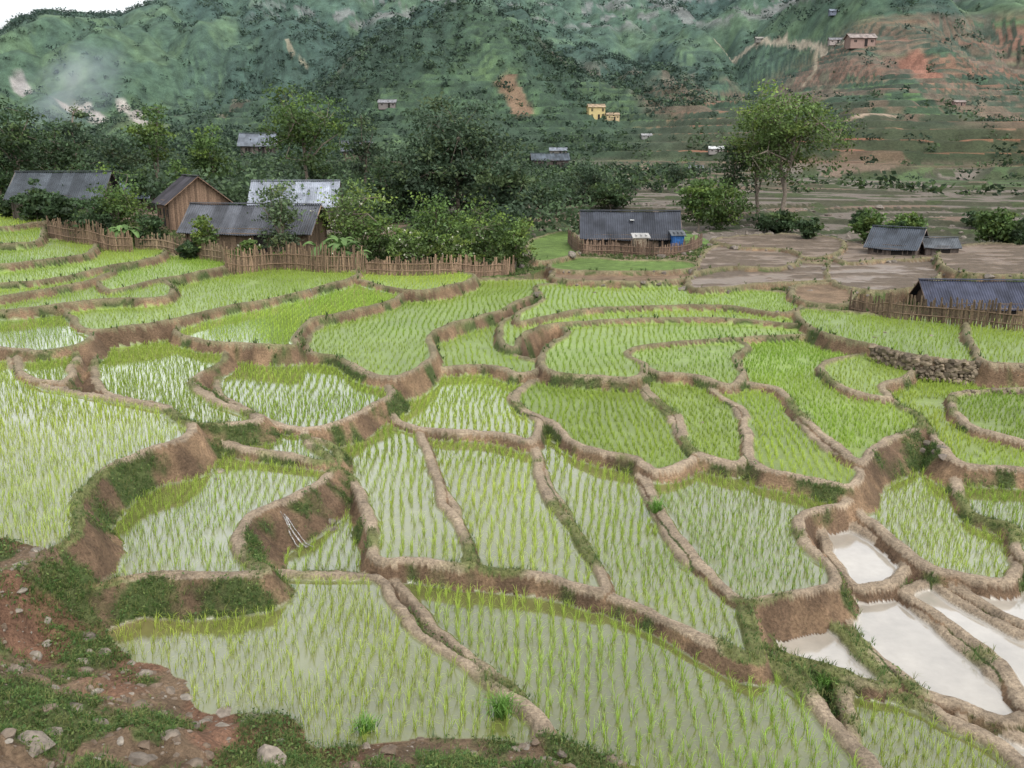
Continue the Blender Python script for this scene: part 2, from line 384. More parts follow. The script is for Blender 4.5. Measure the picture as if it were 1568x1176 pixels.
def c3(*c): return np.array(c,float)
col=np.zeros((len(X),3));mask=np.zeros((len(X),3))
def blend(c,k,w): 
    w=w[:,None] if w.ndim==1 else w
    return c*(1-w)+k*w
g1=fbm(X/7,Y/7,4,71);g2=fbm(X/1.3,Y/1.3,3,72)
grass=c3(.080,.115,.034);dirt=c3(.20,.145,.10)
t=sst((g1*.5+g2*.5-.47)/.1)[:,None]
col[:]=grass*(1-t)+dirt*t
hv=_h(q.astype(np.int64),np.floor(X/26+fbm(X/20,Y/20,2,9)*1.5).astype(np.int64),5)
rgt=sst((X-8)/15)
hvt=hv*(1-.25*rgt)
vc=np.where(hvt[:,None]<.42,c3(.165,.14,.115),np.where((hv[:,None]>.42)&(hv[:,None]<.53),c3(.13,.21,.06),np.where(hvt[:,None]<.72,c3(.18,.13,.095),c3(.08,.12,.048))))
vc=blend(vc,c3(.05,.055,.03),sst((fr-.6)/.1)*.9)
edge=(fbm(X/3,Y/3,3,81)>.6)[:,None]
vc=np.where(edge,c3(.055,.07,.03),vc)
col=blend(col,vc,wt*sst((Y-70)/6))
# hills
hm=sst((Z-4.6)/4)*sst((Y-170)/60)
f1=fbm(X/80,Y/110,5,91);f2=fbm(X/18,Y/26,4,92);f3=fbm(X/200,Y/200,3,93);f5=fbm(X/5,Y/7,3,94)
hc=c3(.046,.080,.028)*np.ones((len(X),1))
hc=blend(hc,c3(.080,.125,.040),sst((f2-.47)/.15))
hc=blend(hc,c3(.020,.040,.018),sst((f1-.47)/.08)*.85)
hc=hc*(.5+1.0*f5[:,None])
az=X/np.maximum(Y,1)
hq=_h(q2.astype(np.int64),np.floor(X/90+f2*2).astype(np.int64),11)
redz=sst((az-.06-.0036*(Z-12)+(f3-.5)*.25)/.10)
br=np.maximum(tm,.5*sst((80-Z)/20))*(hq<.78)*redz
hc=blend(hc,np.where((hq<.45)[:,None],c3(.26,.10,.055),c3(.20,.11,.062))*(.8+.4*f5[:,None]),br*(.75+.25*sst((f2-.4)/.2)))
hc=blend(hc,c3(.10,.17,.045),tm*(hq>.86)*redz)
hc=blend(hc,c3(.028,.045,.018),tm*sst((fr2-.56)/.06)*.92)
br2=sst((f3-.5)/.05)*sst((f2-.5)/.05)*sst((az+.5)/.2)*sst((75-Z)/20)*.6
hc=blend(hc,c3(.17,.10,.065),br2)
cl=sst((fbm(X/16,Z/7,4,95)-.56)/.04)*sst((Z-100)/12)*(1-sst((Z-150)/15))*sst((az+.30)/.1)
hc=blend(hc,c3(.25,.21,.20),cl*.8)
col=blend(col,hc,hm)
prng=np.random.default_rng(3)
for i,(nm,z,kind,w,_) in enumerate(TR):
    k=np.nonzero(owner==i)[0]
    pv=prng.random()
    if len(k)==0: continue
    yk=Y[k][:,None]
    if kind=='rice':
        s_=sst((yk-26)/20)
        c=c3(.155,.165,.052)*(1-s_)+c3(.195,.28,.052)*s_
        if w<.6: c=c*.35+c3(.215,.30,.055)*.65
        c=c*(.82+.36*pv)
        c=c*(.85+.3*fbm(X[k]/2,Y[k]/2,3,88)[:,None])
    elif kind=='pond': c=c3(.38,.345,.29)*np.ones((len(k),1))*(.8+.4*fbm(X[k]/1.5,Y[k]/1.5,3,77))[:,None]
    elif kind=='mud':
        mm=sst((fbm(X[k]/2.5,Y[k]/1.2,4,78)-.42)/.12)[:,None]
        c=c3(.19,.14,.10)*(1-mm)+c3(.13,.10,.072)*mm
        mask[k,0]=w*(1-mm[:,0]*.8)
        Z[k]+=(mm[:,0]*(.03+.10*fbm(X[k]/.5,Y[k]/.5,2,79)))
    elif kind=='green': c=c3(.12,.185,.048)*(.7+.6*g2[k][:,None])
    else: c=c3(.20,.14,.09)*(.6+.8*g2[k][:,None])
    col[k]=c
    if kind!='mud': mask[k,0]=w if kind!='rice' else (1.0 if w>.6 else .6)
bn=fbm(X/2.5,Y/2.5,3,101)
sb=sst((bn-.56)/.1)
bc=blend(c3(.35,.275,.195)*np.ones((len(X),1)),c3(.17,.18,.07),sb)
bc=blend(bc,c3(.20,.175,.10),sst((Y-28)/16))*(.75+.5*g2[:,None])
bb=sst(bund/.6)*(owner!=-1)
col=blend(col,bc,bb);mask[:,0]*=(1-sst(bund/.35))
gz_=sst((fbm(X/1.1,Y/1.1,4,103)-.49)/.16)
rc=blend(c3(.16,.105,.066)*np.ones((len(X),1)),c3(.25,.165,.10),sst((fbm(X/.8,Y/.8,3,104)-.42)/.18))
rg_=blend(rc,c3(.065,.10,.03),gz_*.9)*(.55+.8*g2[:,None])
k=(soil>0)&(bund<.5)
col[k]=rg_[k];mask[k,0]=0
fg=owner==-3
tt=sst((fbm(X/1.0,Y/1.0,4,111)-.46)/.08)[:,None]
fc=c3(.10,.12,.045)*(1-tt)+c3(.18,.125,.08)*tt
fc=blend(fc,c3(.19,.10,.064),sst((fbm(X/2.3,Y/2.3,3,117)-.54)/.06)*.8)*(.6+.8*g2[:,None])
col[fg]=fc[fg];mask[fg,0]=0
MC=px(150,950,.4)
def mcf(x,y): return np.exp(-((x-MC[0])/1.7)**2-((y-MC[1])/1.0)**2)
mc=mcf(X,Y)*(owner>=0)
col=blend(col,c3(.27,.19,.10),mc*.6)
mask[:,1]=sst((Y-150)/150)
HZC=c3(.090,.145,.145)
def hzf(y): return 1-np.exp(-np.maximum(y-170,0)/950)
col=blend(col,HZC,hzf(Y))  # aerial haze painted into the ground colours, thicker with distance
def paint(pts,w,c):
    P=np.array([p[:2] for p in hits(pts)])
    x0,y0=P.min(0)-w*3;x1,y1=P.max(0)+w*3
    k=np.nonzero((X>x0)&(X<x1)&(Y>y0)&(Y<y1))[0]
    d=segdist(X[k],Y[k],P,False)+(fbm(X[k]/w/2,Y[k]/w/2,3,5)-.5)*w*1.6;m=sst((w-d)/(w*.5))[:,None]*.9
    col[k]=col[k]*(1-m)+c3(*c)*m
paint([(1095,62),(1160,66),(1215,70),(1260,76),(1300,72)],1.8,(.36,.31,.24))
paint([(1250,78),(1248,110),(1230,130)],1.4,(.30,.26,.19))
paint([(440,62),(445,85),(470,105)],1.6,(.24,.22,.16))
paint([(1230,195),(1300,185),(1370,178)],1.6,(.30,.23,.17))
paint([(100,165),(130,172),(150,180)],6,(.34,.31,.29))
paint([(190,165),(205,180),(215,188)],5,(.36,.33,.30))
paint([(25,130),(38,145)],6,(.28,.26,.25))
paint([(1395,95),(1430,115)],6,(.24,.12,.085))
paint([(775,130),(800,165)],5,(.18,.12,.08))
ii=(np.arange(NR-1)[:,None]*NC+np.arange(NC-1)[None]).ravel()
Fq=np.stack([ii,ii+1,ii+NC+1,ii+NC],1)
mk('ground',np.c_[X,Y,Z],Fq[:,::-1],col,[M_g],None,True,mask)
print('ground',time.time()-T0)
# ------------------------------------------------------------------ rice
acc=Acc();cat=[];tin=[]
for i,(nm,z,kind,w,_) in enumerate(TR):
    if kind!='rice': continue
    P=POLY[i];x0,y0=P.min(0);x1,y1=P.max(0)
    y0=max(y0,9);x0=max(x0,-52);x1=min(x1,52)
    dx,dy=(.25,.165) if y0<32 else (.30,.30)
    th=rng.normal()*.05-(.06 if nm in('p1','p2','p5') else 0)
    gx=np.arange(x0-3,x1+3,dx);gy=np.arange(y0-3,y1+3,dy)
    GX,GY=np.meshgrid(gx,gy)
    GX=GX+(fbm(GX/6,GY/6,2,200+i)-.5)*1.2
    GX=GX.ravel()+rng.normal(size=GX.size)*.035;GY=GY.ravel()+rng.normal(size=GY.size)*.045
    cx,cy=(x0+x1)/2,(y0+y1)/2
    rx=cx+(GX-cx)*math.cos(th)-(GY-cy)*math.sin(th);ry=cy+(GX-cx)*math.sin(th)+(GY-cy)*math.cos(th)
    k=(ry>8)&(np.abs(rx/np.maximum(ry,1))<.66)
    rx,ry=rx[k],ry[k]
    if len(rx)==0: continue
    o=terrain(rx,ry,True)
    k=(o[1]==i)&(o[5]>.29)&(rng.random(len(rx))>.06)&(fbm(rx/1.2,ry/1.2,2,333)>.2)
    k&=~((nm=='p1')&(mcf(rx,ry)>.45+.5*rng.random(len(rx))))
    rx,ry=rx[k],ry[k]
    cat.append(np.c_[rx,ry,np.full(len(rx),z)]);tin.append(np.full(len(rx),rng.random()))
P=np.concatenate(cat);tin=np.concatenate(tin);print('rice clumps',len(P))
gn=np.clip(fbm(P[:,0]/5,P[:,1]/5,3,130)*.7+tin*.45-.1,0,1)[:,None]
rcol=(c3(.215,.36,.048)*(1-gn)+c3(.41,.475,.085)*gn)*(.86+.28*((tin*7)%1))[:,None]
d=P[:,1];nr=d<27
sz=(.20+.11*fbm(P[:,0]/3,P[:,1]/3,2,140))*(.85+.3*rng.random(len(P)))
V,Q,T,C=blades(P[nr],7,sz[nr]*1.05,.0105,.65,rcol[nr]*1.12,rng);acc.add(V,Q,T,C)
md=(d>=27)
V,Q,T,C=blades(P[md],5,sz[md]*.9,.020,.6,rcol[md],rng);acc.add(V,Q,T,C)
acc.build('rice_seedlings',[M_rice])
print('rice',time.time()-T0)
# ------------------------------------------------------------------ grass on banks
area=(R**2).ravel()
def sample(w,n):
    c=np.cumsum(w);r=rng.random(n)*c[-1];return np.searchsorted(c,r)
w=area*((Y<36)&(Y>6)&(Z<7))*(((soil>0)&(drp>.1)&(bund<.6))*1.3*gz_**1.5+((bund>.3)&(sb>.3))*.4+((owner==-1)&(g1<.52))*.6+(owner==-3)*(1-tt[:,0])*.9)
w*=np.minimum(1,(16/np.maximum(Y,1))**1)
k=sample(w,44000)
P=np.c_[X[k],Y[k],Z[k]];P[:,:2]+=rng.normal(size=(len(k),2))*.05
gc=np.where(rng.random((len(k),1))<.6,c3(.085,.15,.037),c3(.19,.21,.07))
acc=Acc()
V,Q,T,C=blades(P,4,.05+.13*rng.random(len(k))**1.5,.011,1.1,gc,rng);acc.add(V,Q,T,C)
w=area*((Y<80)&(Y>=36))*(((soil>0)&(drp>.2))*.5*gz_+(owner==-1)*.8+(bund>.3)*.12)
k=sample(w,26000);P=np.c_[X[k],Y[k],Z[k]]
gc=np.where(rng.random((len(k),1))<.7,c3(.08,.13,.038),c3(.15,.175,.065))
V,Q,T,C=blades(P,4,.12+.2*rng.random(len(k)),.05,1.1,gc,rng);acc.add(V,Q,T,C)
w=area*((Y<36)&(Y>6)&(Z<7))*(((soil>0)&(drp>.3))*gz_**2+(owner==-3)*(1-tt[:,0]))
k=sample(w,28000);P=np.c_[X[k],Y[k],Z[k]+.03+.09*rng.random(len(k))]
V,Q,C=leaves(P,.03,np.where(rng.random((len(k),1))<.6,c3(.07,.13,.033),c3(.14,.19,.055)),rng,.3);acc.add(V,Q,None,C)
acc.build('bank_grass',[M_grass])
def tuft(u,v,L,n,name):
    p=hit(u,v);a=Acc();P=np.tile(p,(n,1));P[:,:2]+=rng.normal(size=(n,2))*.07
    V,Q,T,C=blades(P,3,L,.018,.9,np.tile(c3(.14,.28,.05),(n,1)),rng);a.add(V,Q,T,C);a.build(name,[M_grass])
tuft(768,1098,.45,50,'grass_clump');tuft(1005,785,.4,40,'grass_clump');tuft(560,1120,.3,30,'grass_clump');tuft(1260,1050,.3,30,'grass_clump')
# ------------------------------------------------------------------ rocks
import bmesh
bm=bmesh.new();bmesh.ops.create_icosphere(bm,subdivisions=2,radius=1)
ICO=np.array([v.co[:] for v in bm.verts]);ICT=np.array([[v.index for v in f.verts] for f in bm.faces]);bm.free()
def rocks(acc,P,S,C,fl=.6):
    for p,s,c in zip(P,S,C):
        v=ICO.copy()
        dd=rng.normal(size=(8,3));dd/=np.linalg.norm(dd,axis=1)[:,None]
        for d_ in dd:
            h=.45+.35*rng.random();t_=v@d_;ex=np.maximum(t_-h,0);v=v-np.outer(ex,d_)*.98
        v*=np.array([1,.6+.5*rng.random(),fl*(.7+.6*rng.random())])*s
        a_=rng.random()*6.28;ca,sa=math.cos(a_),math.sin(a_)
        v=np.c_[v[:,0]*ca-v[:,1]*sa,v[:,0]*sa+v[:,1]*ca,v[:,2]]+p
        acc.add(v,T=ICT,C=c)
acc=Acc()
nr_=1800
w=area*(owner==-3)*(Z<7)*(Y>5)*(.1+tt[:,0])
k=sample(w,nr_);S=.02+.17*rng.random(nr_)**3.8
tone=rng.random((nr_,1))**1.5;C=(c3(.15,.11,.078)*(1-tone)+c3(.26,.23,.19)*tone)
rocks(acc,np.c_[X[k],Y[k],Z[k]-S*.25],S,C)
RL=[(385,1100,.24),(345,1092,.2),(300,1112,.16),(110,1085,.2),(150,1108,.2),(215,1160,.28),(40,1140,.4),(410,1165,.4),(130,975,.25),(160,1000,.2),(80,1120,.16),(860,1150,.15),(505,800,.2),(510,812,.25),(340,722,.26),(330,735,.15),(1075,648,.12),(1410,690,.22),(1430,693,.2),(1440,686,.22),(1420,680,.2),(1445,700,.2),(1355,510,.2),(1340,517,.15),(1425,515,.15),(1190,478,.2),(910,448,.2),(985,435,.3),(1240,445,.3)]
for (u,v,s),p in zip(RL,hits([r[:2] for r in RL])):
    rocks(acc,[p-np.array([0,0,s*.18])],[s],[c3(.22,.185,.15)*(.7+.5*rng.random())])
w=area*((Y>54)&(Y<120)&(X>0))*((owner==-1)*.6+(soil>0)*1.0)
k=sample(w,1500);S=.12+.45*rng.random(1500)**3
tone=rng.random((1500,1));C=(c3(.12,.10,.08)*(1-tone)+c3(.22,.19,.16)*tone)
rocks(acc,np.c_[X[k],Y[k],Z[k]],S,C)
acc.build('rocks',[M_rock])
def stonewall(name,pts,z0,z1):
    P=smooth_poly([px(u,v,z1) for u,v in pts],4,False);a=Acc()
    L=np.r_[0,np.cumsum(np.linalg.norm(np.diff(P,axis=0),axis=1))]
    h=z0
    while h<z1+.08:
        s=0
        while s<L[-1]:
            wd=.10+.14*rng.random()
            x=np.interp(s,L,P[:,0]);y=np.interp(s,L,P[:,1])-.12-.3*(z1-h)+rng.normal()*.03
            rocks(a,[np.array([x,y,h+rng.normal()*.02])],[wd],[c3(.19,.15,.105)*(.5+.8*rng.random())],.75)
            s+=wd*1.35
        h+=.11
    a.build(name,[M_rock])
stonewall('dry_stone_wall',[(1335,532),(1400,548),(1470,554),(1568,562),(1640,570)],.85,1.6)
stonewall('dry_stone_wall',[(1460,602),(1520,597),(1600,600)],.75,1.0)
print('rocks',time.time()-T0)
# ------------------------------------------------------------------ trees
def mtree(acc,base,Ht,Wd,cb,nc,lpc,ls,c0,rg,trunk=True,openn=0,depthf=1.0,bloom=0):
    base=np.array(base,float)
    ch=Ht*(1-cb);cz=Ht*cb+ch*.5
    u=rg.normal(size=(nc,3));u/=np.linalg.norm(u,axis=1)[:,None]
    rr=(rg.random(nc)**(.45))[:,None]
    P=u*rr*np.array([Wd/2,Wd/2*depthf,ch/2])
    lob=.62+.76*vn(np.arctan2(u[:,1],u[:,0])*1.9+base[0],u[:,2]*3+base[1],4)
    P*=lob[:,None];P+=base+np.array([0,0,cz])
    tilt=rg.normal(size=2)*.03*Ht
    if trunk:
        tp=[base-np.array([0,0,.3])];nseg=6;tc_=c3(.17,.14,.11)
        for s in range(1,nseg+1):
            f=s/nseg;tp.append(base+np.array([tilt[0]*f+rg.normal()*.012*Ht,tilt[1]*f+rg.normal()*.012*Ht,Ht*(cb+.55*(1-cb))*f]))
        tr=Ht*.018+.03
        for s in range(nseg): tube(acc,tp[s],tp[s+1],tr*(1-.13*s),tr*(1-.13*(s+1)),tc_,1,7)
        nl=min(9,max(4,nc//7))
        idx=rg.choice(nc,nl,replace=False);lim=[]
        for j in idx:
            st=tp[rg.integers(2 if cb<.5 else 4,nseg+1)];e=P[j];
            m_=(st+e)/2+np.array([0,0,.06*Ht])+rg.normal(size=3)*.02*Ht
            tube(acc,st,m_,tr*.5,tr*.33,tc_,1,5);tube(acc,m_,e,tr*.33,tr*.12,tc_,1,5);lim+= [m_,e]
        lim=np.array(lim)
        for j in range(nc):
            dd=np.linalg.norm(lim-P[j],axis=1);b=lim[dd.argmin()]
            tube(acc,b,P[j],tr*.14,tr*.05,tc_,1,3)
    cs=(Wd*ch)**.5*(.058 if openn else .08)
    cen=np.repeat(P,lpc,0)+rg.normal(size=(nc*lpc,3))*np.array([cs*1.3,cs*1.3,cs*.6])
    cen[:,2]=np.maximum(cen[:,2],base[2]+.1)
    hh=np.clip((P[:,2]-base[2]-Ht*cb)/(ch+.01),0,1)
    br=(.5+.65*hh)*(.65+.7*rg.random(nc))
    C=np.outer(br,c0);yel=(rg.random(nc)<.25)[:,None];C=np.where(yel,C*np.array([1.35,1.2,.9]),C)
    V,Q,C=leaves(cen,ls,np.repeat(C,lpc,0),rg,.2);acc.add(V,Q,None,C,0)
    if bloom:
        k=rg.integers(0,len(cen),bloom);cc=np.repeat(cen[k],5,0)+rg.normal(size=(bloom*5,3))*.09;cc[:,1]-=.15
        V,Q,C=leaves(cc,.09,np.tile(c3(.55,.55,.43),(bloom*5,1)),rg);acc.add(V,Q,None,C,0)
DS=1.25
def tree(name,u,v,top,wpx,cb=.3,nc=90,lpc=60,ls=.15,c=(.06,.115,.03),dep=None,**k):
    if dep: 
        dep=dep*DS
        x=(u-784)/F*dep*1.02;p=np.array([x,dep,gz(x,dep)])
    else: p=hit(u,v)
    Yt=-(top-588)/F;zt=CZ+(-sp+Yt*cp)/(cp+Yt*sp)*p[1]
    Ht=max(zt-p[2],.5);Wd=wpx/F*p[1]
    a=Acc();mtree(a,p,Ht,Wd,cb,nc,lpc,ls,np.array(c),rng,**k)
    return a.build(name,[M_leaf,M_bark])
G1=(.085,.145,.04);G2=(.045,.08,.033);G3=(.115,.18,.05);G4=(.058,.095,.052)
tree('tall_tree',1195,350,132,165,.36,120,70,.17,G3,openn=1)
tree('tall_tree',1158,345,165,105,.42,60,60,.17,G3,openn=1)
tree('tall_tree',1122,342,210,55,.3,30,50,.16,G2)
tree('broadleaf_tree',705,300,152,125,.15,110,90,.23,G4,dep=84)
tree('broadleaf_tree',640,320,220,100,.1,70,70,.23,G4,dep=82)
tree('broadleaf_tree',770,320,245,100,.1,60,70,.23,G4,dep=80)
tree('broadleaf_tree',482,300,138,120,.3,90,50,.2,G1,dep=87,openn=1)
tree('broadleaf_tree',570,300,180,50,.3,40,50,.2,G4,dep=97)
tree('broadleaf_tree',345,300,190,50,.2,40,50,.2,G1,dep=84)
tree('broadleaf_tree',262,300,168,70,.4,40,50,.2,G1,dep=90,openn=1)
tree('broadleaf_tree',150,300,160,60,.4,30,50,.2,G4,dep=97,openn=1)
tree('broadleaf_tree',60,320,165,90,.3,50,60,.2,G2,dep=80)
tree('broadleaf_tree',5,320,150,60,.2,40,60,.2,G2,dep=80)
tree('broadleaf_tree',110,300,190,80,.2,50,60,.2,G2,dep=84)
tree('broadleaf_tree',205,300,205,80,.1,50,60,.2,G4,dep=86)
for (u,v,t,w_,c,dep,bl) in [(200,372,268,80,G1,55,0),(160,375,300,60,G2,54,0),(250,378,330,46,G2,53.5,0),(80,350,285,50,G2,62,0),(40,345,300,40,G2,66,0),(120,350,295,50,G2,60,0),
  (437,398,268,58,(.10,.145,.07),51,0),(545,400,275,100,G3,54,25),(585,412,335,50,G1,53,15),(670,425,300,90,G1,53,0),(740,425,305,110,G1,52.5,0),(790,420,330,55,G3,52,0),(630,418,350,60,G3,51.5,40),(700,425,355,80,G3,51.3,40),
  (325,398,328,30,G3,51,0),(390,405,365,26,G3,50.5,15),(440,412,385,20,G3,50,0),(150,385,350,30,G3,54,0),(300,395,368,26,G2,50.5,0),(510,412,378,30,G1,49.6,12),(930,320,280,70,G2,88,0),(900,310,245,50,G4,92,0),(1060,360,275,50,G1,76,0),(1095,345,280,80,G1,78,0),(1180,352,325,70,G2,75,0),
  (1225,360,335,30,G2,68,0),(1320,378,325,40,G1,66,0),(1370,370,328,50,G1,68,0),(1350,372,338,30,G2,67,0),(1500,385,318,45,G1,64,0),(1520,390,330,50,G2,64,0),(1480,350,325,50,G2,74,0),(1025,320,245,34,G4,132,0),(840,330,285,70,G2,88,0),(1300,360,322,26,G2,75,0),
  (515,300,250,50,G2,88,0),(600,310,260,60,G2,80,0),(300,305,250,50,G1,82,0),(400,300,255,50,G2,88,0),(30,320,235,50,G2,78,0),(170,310,245,60,G2,78,0),(240,310,262,50,G2,76,0)]:
    tree('shrub' if v-t<75 else 'garden_tree',u,v,t,w_,.05,int(26+w_*.5),44,.12 if dep<56 else .18,c,dep=dep,bloom=bl)
def banana(u,dep,top,name='banana_plant'):
    dep*=DS
    x=(u-784)/F*dep*1.02;b=np.array([x,dep,gz(x,dep)])
    Yt=-(top-588)/F;zt=CZ+(-sp+Yt*cp)/(cp+Yt*sp)*dep;Ht=min(zt-b[2],4.5)
    a=Acc()
    for s in range(3):
        o=b+np.array([rng.normal()*.4,rng.normal()*.4,0]);h=Ht*(.4+.12*rng.random())
        tube(a,o-np.array([0,0,.2]),o+np.array([0,0,h]),.13,.08,c3(.2,.24,.09),1,7)
        for j in range(8):
            ph=j*.8+rng.random();L=Ht*.6*(.8+.4*rng.random());up=.5+.8*rng.random();W=.24
            n=8;pts=[]
            for t_ in np.linspace(0,1,n):
                pts.append(o+np.array([math.cos(ph)*L*t_*.75,math.sin(ph)*L*t_*.75,h+L*(up*t_-1.05*t_*t_)]))
            pts=np.array(pts);sd_=np.array([-math.sin(ph),math.cos(ph),0])
            wv_=W*np.sin(np.linspace(.12,3.0,n))**.6
            V=np.concatenate([pts-sd_*wv_[:,None]-np.array([0,0,1])*.3*wv_[:,None],pts,pts+sd_*wv_[:,None]-np.array([0,0,1])*.3*wv_[:,None]])
            Q=[];
            for i in range(n-1): Q+=[[i,i+1,n+i+1,n+i],[n+i,n+i+1,2*n+i+1,2*n+i]]
            a.add(V,Q,None,c3(.12,.20,.065)*(.7+.6*rng.random()))
    a.build(name,[M_leaf,M_bark])
banana(205,53,325);banana(515,51,345);banana(672,58,270);banana(310,78,245);banana(545,50.5,368)
print('trees',time.time()-T0)
acc=Acc()
def blobtrees(acc,P,Hs,Ws,C,nl,ls):
    n=len(P)
    u=rng.normal(size=(n,nl,3));u/=np.linalg.norm(u,axis=2)[...,None];u*=rng.random((n,nl,1))**.4
    u[...,2]=u[...,2]*(1-.35*np.abs(u[...,0]))
    cen=P[:,None,:]+u*np.stack([Ws/2,Ws/2,Hs/2],1)[:,None,:];cen[...,2]+=(Hs*.5)[:,None]
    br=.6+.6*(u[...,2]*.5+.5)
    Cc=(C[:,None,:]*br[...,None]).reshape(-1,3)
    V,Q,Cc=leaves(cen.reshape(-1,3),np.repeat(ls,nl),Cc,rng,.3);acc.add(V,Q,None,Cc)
n=640
yy=84+95*rng.random(n);aa=-.60+.70*rng.random(n);xx=aa*yy
k=(fbm(xx/9,yy/9,2,301)>.36)
xx,yy=xx[k],yy[k];n=len(xx)
zz=terrain(xx,yy);Hs=1.6+4.2*rng.random(n)**1.3;Ws=Hs*(.8+.7*rng.random(n))
Cb=np.where(rng.random((n,1))<.55,c3(.045,.075,.040),c3(.072,.115,.052))
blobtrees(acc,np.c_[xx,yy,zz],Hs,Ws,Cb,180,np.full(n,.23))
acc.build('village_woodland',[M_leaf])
acc=Acc()
n=50000
yy=np.exp(rng.uniform(math.log(150),math.log(1050),n));aa=rng.uniform(-.64,.64,n);xx=aa*yy
f1=fbm(xx/80,yy/110,5,91);f4=fbm(xx/25,yy/25,3,303)
pr=sst((f1-.45)/.08)*.65+sst((f4-.54)/.06)*.35+.10
zz=terrain(xx,yy)
pr*=1-.8*sst((aa-.06-.0036*(zz-12))/.10)
k=rng.random(n)<pr;xx,yy,zz=xx[k],yy[k],zz[k];n=len(xx)
Hs=(1.6+3.6*rng.random(n)**1.6)*np.interp(yy,[150,700],[.7,1.2]);Ws=Hs*(.9+1.4*rng.random(n))
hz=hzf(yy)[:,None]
Cb=np.where(rng.random((n,1))<.6,c3(.026,.048,.021),c3(.058,.095,.033));Cb=Cb*(1-hz)+HZC*.82*hz  # far leaf colours carry the same painted haze tint
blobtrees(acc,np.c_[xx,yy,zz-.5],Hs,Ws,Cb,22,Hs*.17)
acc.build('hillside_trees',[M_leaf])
print('hilltrees',n,time.time()-T0)
